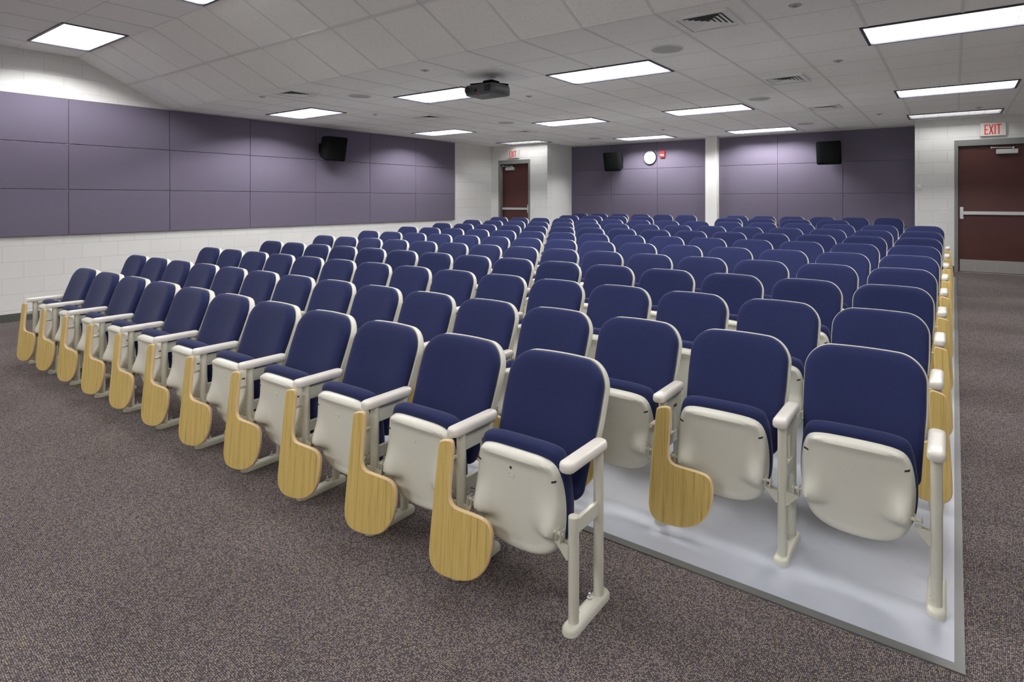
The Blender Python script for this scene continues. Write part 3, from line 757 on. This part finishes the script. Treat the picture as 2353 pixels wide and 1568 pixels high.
# ------------------------------------------------------------------ auditorium chair
P = 0.5455
HW = 0.2415
TL = R(20)                                   # recline of the back
yb0, zb0, LB = 0.168, 0.375, 0.532
def back_map(a, v, d):                       # d > 0 is towards the rear
    d2 = d - 0.22 * a * a
    return (a, yb0 + v * math.sin(TL) + d2 * math.cos(TL), zb0 + v * math.cos(TL) - d2 * math.sin(TL))
def back_outline(hw, v0, v1, rt, rb, neck=lambda v: 1.0):
    p = rrect(-hw, hw, v0, v1, (rb, rb, rt, rt), 12)
    p = densify(p, 0.045)
    out = []
    for x, v in p:
        k = 0.93 + 0.07 * min(1, max(0, v) / 0.30)
        k *= neck(v)
        out.append((x * k, v + 0.014 * (1 - (x / hw) ** 2) * max(0, min(1, (v - .3) / .2)) - 0.010 * 0))
    return out
def build_chair_meshes():
    D = {}
    def mk(name, bm, mats, smooth=True):
        bmesh.ops.recalc_face_normals(bm, faces=bm.faces)
        me = bpy.data.meshes.new(name); bm.to_mesh(me); bm.free()
        for p in me.polygons: p.use_smooth = smooth
        if smooth and 'cushion' not in name: me.set_sharp_from_angle(angle=R(38))
        for m in mats: me.materials.append(m)
        D[name] = me
    def shell_neck(v):                       # the shell hides behind the cushion below the armrests
        t = min(1, max(0, (v - .13) / .09)); return .86 + .14 * t * t * (3 - 2 * t)
    bm = bmesh.new(); o = back_outline(HW, .03, LB - .014, .112, .05, shell_neck)
    loft(bm, o, [('s', .8, .000), ('i', .013, -.001), ('i', .004, -.003), ('i', .0008, -.001), ('i', 0, .003), ('i', 0, .026), ('i', .003, .036), ('i', .012, .043), ('i', .04, .047), ('s', .6, .049), ('s', .3, .049)], back_map)
    mk('back_shell', bm, [M['plastic']])
    bm = bmesh.new(); o = back_outline(HW - .006, -.012, LB - .021, .106, .05)
    loft(bm, o, [('i', .010, .004), ('i', .003, -.003), ('i', 0, -.014), ('i', .001, -.026), ('i', .005, -.036), ('i', .013, -.044), ('i', .026, -.049), ('i', .05, -.051), ('s', .55, -.049), ('s', .25, -.046)], back_map)
    mk('back_cushion', bm, [M['navy']])
    # flipped-up seat: moulded pan facing forwards with two hip lobes
    zt, zb_ = 0.568, 0.188
    base = [(-.128, .006), (-.06, -.010), (.06, -.010), (.128, .006), (.170, .038), (.192, .090), (.204, .17), (.203, .26), (.188, .345), (.152, .380), (0, .386), (-.152, .380), (-.188, .345), (-.203, .26), (-.204, .17), (-.192, .090), (-.170, .038)]
    def chaikin(p, n):
        for _ in range(n):
            q = []
            for i in range(len(p)):
                a, b = p[i], p[(i + 1) % len(p)]
                q += [(a[0] * .75 + b[0] * .25, a[1] * .75 + b[1] * .25), (a[0] * .25 + b[0] * .75, a[1] * .25 + b[1] * .75)]
            p = q
        return p
    so = densify(chaikin(base, 2), .03)
    def h(x, v):
        s = 0
        for c in (-.165, .165):
            dx = (x - c) / .054; dv = (v - .120); dv = dv / .085 if dv > 0 else dv / .026
            s += math.exp(-(dx * dx + dv * dv))
        lip = .010 * math.exp(-((v - .358) / .018) ** 2) * (1 - min(1, abs(x) / .2) ** 6)
        return .056 * s + lip
    def pan_map(a, v, d):
        y = -.004 + (.38 - v) * .085 + .45 * a * a
        return (a, y + d - (h(a, v) if d < 0.002 else 0), zb_ + v)
    bm = bmesh.new()
    loft(bm, so, [('s', .9, .050), ('i', .004, .050), ('i', -.004, .034), ('i', -.003, .014), ('i', .0015, .002), ('i', .007, -.005), ('i', .014, -.008), ('i', .024, -.008), ('i', .036, -.005)] + [('s', s_, -.004) for s_ in (.80, .74, .68, .62, .56, .48, .40, .30, .20, .10)], pan_map)
    mk('seat_pan', bm, [M['plastic']])
    sc_ = [(x * 1.05, v * 1.0 + (.040 if v > .3 else 0) + (.010 if v < .08 else 0)) for x, v in base]
    so2 = densify(chaikin(sc_, 2), .04)
    def cu_map(a, v, d): return (a, -.004 + (.38 - v) * .085 + .45 * a * a * .6 + .018 + d, zb_ + v)
    bm = bmesh.new()
    loft(bm, so2, [('s', .7, .006), ('i', .026, .003), ('i', .010, .008), ('i', .002, .020), ('i', 0, .036), ('i', .002, .054), ('i', .009, .070), ('i', .020, .082), ('i', .034, .089), ('s', .6, .093), ('s', .3, .095)], cu_map)
    mk('seat_cushion', bm, [M['navy']])
    # badge + notches of the pan
    bm = bmesh.new(); ov = [(.014 * math.cos(t), .010 * math.sin(t)) for t in [2 * math.pi * i / 24 for i in range(24)]]
    loft(bm, ov, [('i', 0, -.0035), ('i', .0005, -.0068), ('i', .002, -.0068), ('i', .0025, -.0055), ('s', .3, -.0055)], lambda a, v, d: pan_map(a - .01, v + .290, d if d > 0 else d))
    mk('badge', bm, [M['plastic']])
    for sx in (-1, 1):
        bm = bmesh.new(); pts = rrect(-.012, .012, -.004, .004, (.0035,) * 4, 3)
        loft(bm, pts, [('i', 0, -.004), ('i', .0004, -.0095)], lambda a, v, d: pan_map(sx * (.180 + a * .8), .308 + v + a * .25, d))
        mk('notch%d' % sx, bm, [M['darkslot']], False)
    bm = bmesh.new(); loft(bm, [(.006 * math.cos(t), .006 * math.sin(t)) for t in [2 * math.pi * i / 16 for i in range(16)]], [('i', 0, -.0035), ('i', .0004, -.0058)], lambda a, v, d: pan_map(a - .012, v + .317, d)); mk('screw_hole', bm, [M['darkslot']], False)
    # armrest
    bm = bmesh.new(); o = rrect(-.030, .030, -.066, .212, (.026,) * 4, 6)
    loft(bm, o, [('i', .012, .578), ('i', .004, .580), ('i', 0, .586), ('i', 0, .603), ('i', .003, .611), ('i', .010, .6155), ('s', .5, .617)], lambda a, b, d: (a, b, d))
    mk('armrest', bm, [M['armplastic']])
    bm = bmesh.new(); o = rrect(-.017, .045, -.058, .212, (.008,) * 4, 3)
    # foot
    bm.free(); bm = bmesh.new(); o = rrect(-.031, .031, -.050, .232, (.030,) * 4, 8)
    loft(bm, o, [('i', 0, -.012), ('i', 0, .016), ('i', .005, .024), ('i', .012, .027), ('i', .022, .027)], lambda a, b, d: (a, b, d))
    mk('foot', bm, [M['paint']])
    for nm, y_, z_ in (('front_post', 0, .590), ('rear_post', .178, .590), ('short_post', 0, .405)):
        bm = bmesh.new(); cyl(bm, (0, y_, .02), (0, y_, z_ - .003), .0195, 20); cyl(bm, (0, y_, z_ - .003), (0, y_, z_), .0195, 20, .017); mk(nm, bm, [M['paint']])
    bm = bmesh.new(); box(bm, -.009, .009, .0, .178, .335, .388, bev=.003); mk('crossbar', bm, [M['paint']], False)
    bm = bmesh.new(); box(bm, -.005, .005, .0, .178, .50, .565, bev=.002); box(bm, -.005, .005, .120, .178, .39, .52, bev=.002); mk('arm_bracket', bm, [M['paint']], False)
    bm = bmesh.new()
    for y_ in (.045, .135): cyl(bm, (-.014, y_, .024), (-.014, y_, .033), .010, 6); cyl(bm, (-.014, y_, .033), (-.014, y_, .048), .004, 8)
    mk('bolts', bm, [M['chrome']], False)
    # hinge on the left post, pointing to +x
    bm = bmesh.new()
    cyl(bm, (.040, -.004, .325), (.088, -.004, .325), .0065, 10)
    for x_ in (.046, .066):
        box(bm, x_, x_ + .003, -.018, .016, .296, .338, bev=.001)
    box(bm, .046, .069, -.018, .016, .296, .299)
    prism(bm, [(.016, .245), (.024, .245), (.068, .293), (.068, .298), (.016, .298)], -.004, .004, lambda a, b, d: (a, d - .010, b))
    prism(bm, [(.016, .245), (.024, .245), (.068, .293), (.068, .298), (.016, .298)], .010, .016, lambda a, b, d: (a, d, b))
    mk('seat_hinge', bm, [M['paint']], False)
    # side wing from rear post to back shell
    bm = bmesh.new(); box(bm, .012, .05, .165, .185, .40, .52, bev=.002); mk('back_wing', bm, [M['paint']], False)
    # writing tablet, stowed
    raw = [(.016, .535), (.06, .545), (.078, .538), (.080, .50), (.079, .42), (.078, .36), (.082, .332), (.100, .313), (.13, .309), (.19, .306), (.235, .302), (.262, .292), (.278, .268), (.281, .235), (.281, .20), (.272, .155), (.250, .115), (.215, .084), (.170, .066), (.12, .060), (.075, .060), (.04, .066), (.012, .088), (.001, .120), (.0, .16), (.003, .3), (.007, .44), (.010, .52)]
    to = chaikin(raw[::-1], 2); ta = math.tan(R(8))
    bm = bmesh.new()
    loft(bm, to, [('i', .004, .0), ('i', .0008, -.0025), ('i', 0, -.006), ('i', 0, -.011), ('i', .0012, -.0145), ('i', .005, -.017)], lambda a, b, d: (a * 1.03 - .074 + (b - .05) * .04, a * ta + d - .105 + (b - .05) * .07, .048 + (b - .06) * 1.095), mats=[0, 1, 1, 1, 1, 0], flat=True)
    mk('tablet', bm, [M['wood'], M['woodedge']], False)
    bm = bmesh.new(); cyl(bm, (-.030, -.074, .47), (-.030, .02, .47), .009, 10)
    mk('tablet_bracket', bm, [M['paint']], False)
    return D
CM = build_chair_meshes()
# everything structural of one standard merged into one mesh for the far rows
def merged(name, keys):
    bm = bmesh.new()
    for k in keys: bm.from_mesh(CM[k])
    me = bpy.data.meshes.new(name); bm.to_mesh(me); bm.free(); me.materials.append(M['paint'])
    for p in me.polygons: p.use_smooth = True
    me.set_sharp_from_angle(angle=R(38))
    CM[name] = me
merged('standard', ['front_post', 'rear_post', 'foot', 'crossbar', 'arm_bracket'])
def part(name, key, parent, x=0.0, mirror=False, rz=0.0, y=0.0, label=None):
    o = bpy.data.objects.new(name, CM[key]); C.objects.link(o); o.parent = parent; o.location = (x, y, 0)
    if mirror: o.scale = (-1, 1, 1)
    if rz: o.rotation_euler = (0, 0, rz)
    if label: o['label'] = label
    return o
def support(parent, x, detail, short=False):
    if not detail:
        part('support_frame', 'standard', parent, x)
    else:
        part('post', 'short_post' if short else 'front_post', parent, x); part('post', 'rear_post', parent, x)
        f = part('foot', 'foot', parent, x); part('bolts', 'bolts', f)
        part('crossbar', 'crossbar', parent, x)
        if not short: part('arm_bracket', 'arm_bracket', parent, x)
    part('armrest', 'armrest', parent, x)
SKEW = 0.0053     # the rows swing very slightly forward towards the left wall
def chair(xc, y, z, detail, label, tablet=True, right=None, pitch=P, wide=1.0, jitter=0.0, leftmost=False):
    """origin midway between the two standards, on the floor"""
    y += SKEW * (xc + 1.1)
    r = empty('auditorium_chair', (xc, y, z), SKEW)
    tag(r, label, 'chair', 'navy auditorium chairs')
    h_ = pitch / 2
    for nm, key in (('back_shell', 'back_shell'), ('back_cushion', 'back_cushion'), ('seat_pan', 'seat_pan'), ('seat_cushion', 'seat_cushion')):
        o = part(nm, key, r)
        if wide != 1.0: o.scale = (wide, 1, 1)
    support(r, -h_, detail)
    if tablet:
        rz_, xo, yo = tablet if isinstance(tablet, tuple) else (0.0, 0.0, 0.0)
        part('tablet_arm', 'tablet', r, -h_ + xo, rz=rz_ + jitter, y=yo)
    if detail:
        part('badge', 'badge', r); part('notch', 'notch-1', r); part('notch', 'notch1', r)
        part('seat_hinge', 'seat_hinge', r, -h_)
        if not leftmost: part('seat_hinge', 'seat_hinge', r, -h_, mirror=True)      # bolted to the same post, carries the neighbour
        if right: part('seat_hinge', 'seat_hinge', r, h_, mirror=True)
        if tablet: part('tablet_bracket', 'tablet_bracket', r, -h_)
    if right:
        support(r, h_, detail, short=(right == 'short'))
        if right == 'tablet': part('tablet_arm', 'tablet', r, h_ - .004, mirror=True)
    return r

rowname = ['front row', 'second row', 'third row', 'fourth row', 'fifth row', 'sixth row', 'seventh row', 'eighth row', 'ninth row', 'tenth row']
def clabel(i, n, row, extra=''):
    """i counts from the right end (0)"""
    if i == 0: pos = 'at the right end of'
    elif i == n - 1: pos = 'at the left end of'
    elif i <= n // 2: pos = '%s from the right end of' % ordn[i]
    else: pos = '%s from the left end of' % ordn[n - 1 - i]
    return 'navy flip-up chair %s the %s%s' % (pos, row, extra)
YP1, DY = 1.751, 0.8345
rnd = random.Random(3)
for i in range(11):                                  # front row
    x = -1.1185 - P * (i + .5)
    fc = chair(x, YP1, fz(YP1), True, clabel(i, 11, 'front row', ', standing on carpet' if i else ', beside short stub post'), right='short' if i == 0 else None, jitter=rnd.uniform(-.02, .02), leftmost=i == 10)
    if i == 0: part('screw_hole', 'screw_hole', fc)
for r_ in range(2, 11):
    y = YP1 + DY * (r_ - 1); xe = -0.055 if r_ == 2 else -0.072
    for i in range(15):
        tab = True
        if i == 0: tab = False
        if r_ == 2 and i == 1: tab = (R(-3), .050, 0.0)
        right = None
        if i == 0: right = 'plain' if r_ == 2 else 'tablet'
        chair(xe - P * (i + .5), y, fz(y + .09), r_ <= 4, clabel(i, 15, rowname[r_ - 1]), tablet=tab, right=right, jitter=rnd.uniform(-.02, .02), leftmost=i == 14)
# eleventh row with two gaps for wheelchairs in the middle
y = YP1 + DY * 10; PW2 = .5692
names = ['right end', 'second', 'third', 'fourth']
for gi, xr in enumerate((-1.343, -1.343 - PW2 * 6)):
    for i in range(4):
        lab = ['at the right end', 'second from right', 'third from right', 'at the left end'][i]
        chair(xr - PW2 * (i + .5), y, fz(y + .09), False, 'dark-looking navy chair %s of the four-seat %s group, eleventh row' % (lab, ('right', 'left')[gi]), pitch=PW2, wide=1.045, right='plain' if i == 0 else None)
# last row against the back wall, interrupted by the pier
y = YP1 + DY * 12 + 0.005
for gi, xr in enumerate((-0.704, -0.704 - P * 7)):
    for i in range(6):
        pos = 'at the right end' if i == 0 else ('at the left end' if i == 5 else '%s from the right' % ordn[i])
        chair(xr - P * (i + .5), y, fz(y + .09), False, 'navy chair %s of the last-row block %s of the white pier' % (pos, ('right', 'left')[gi]), right='plain' if i == 0 else None)
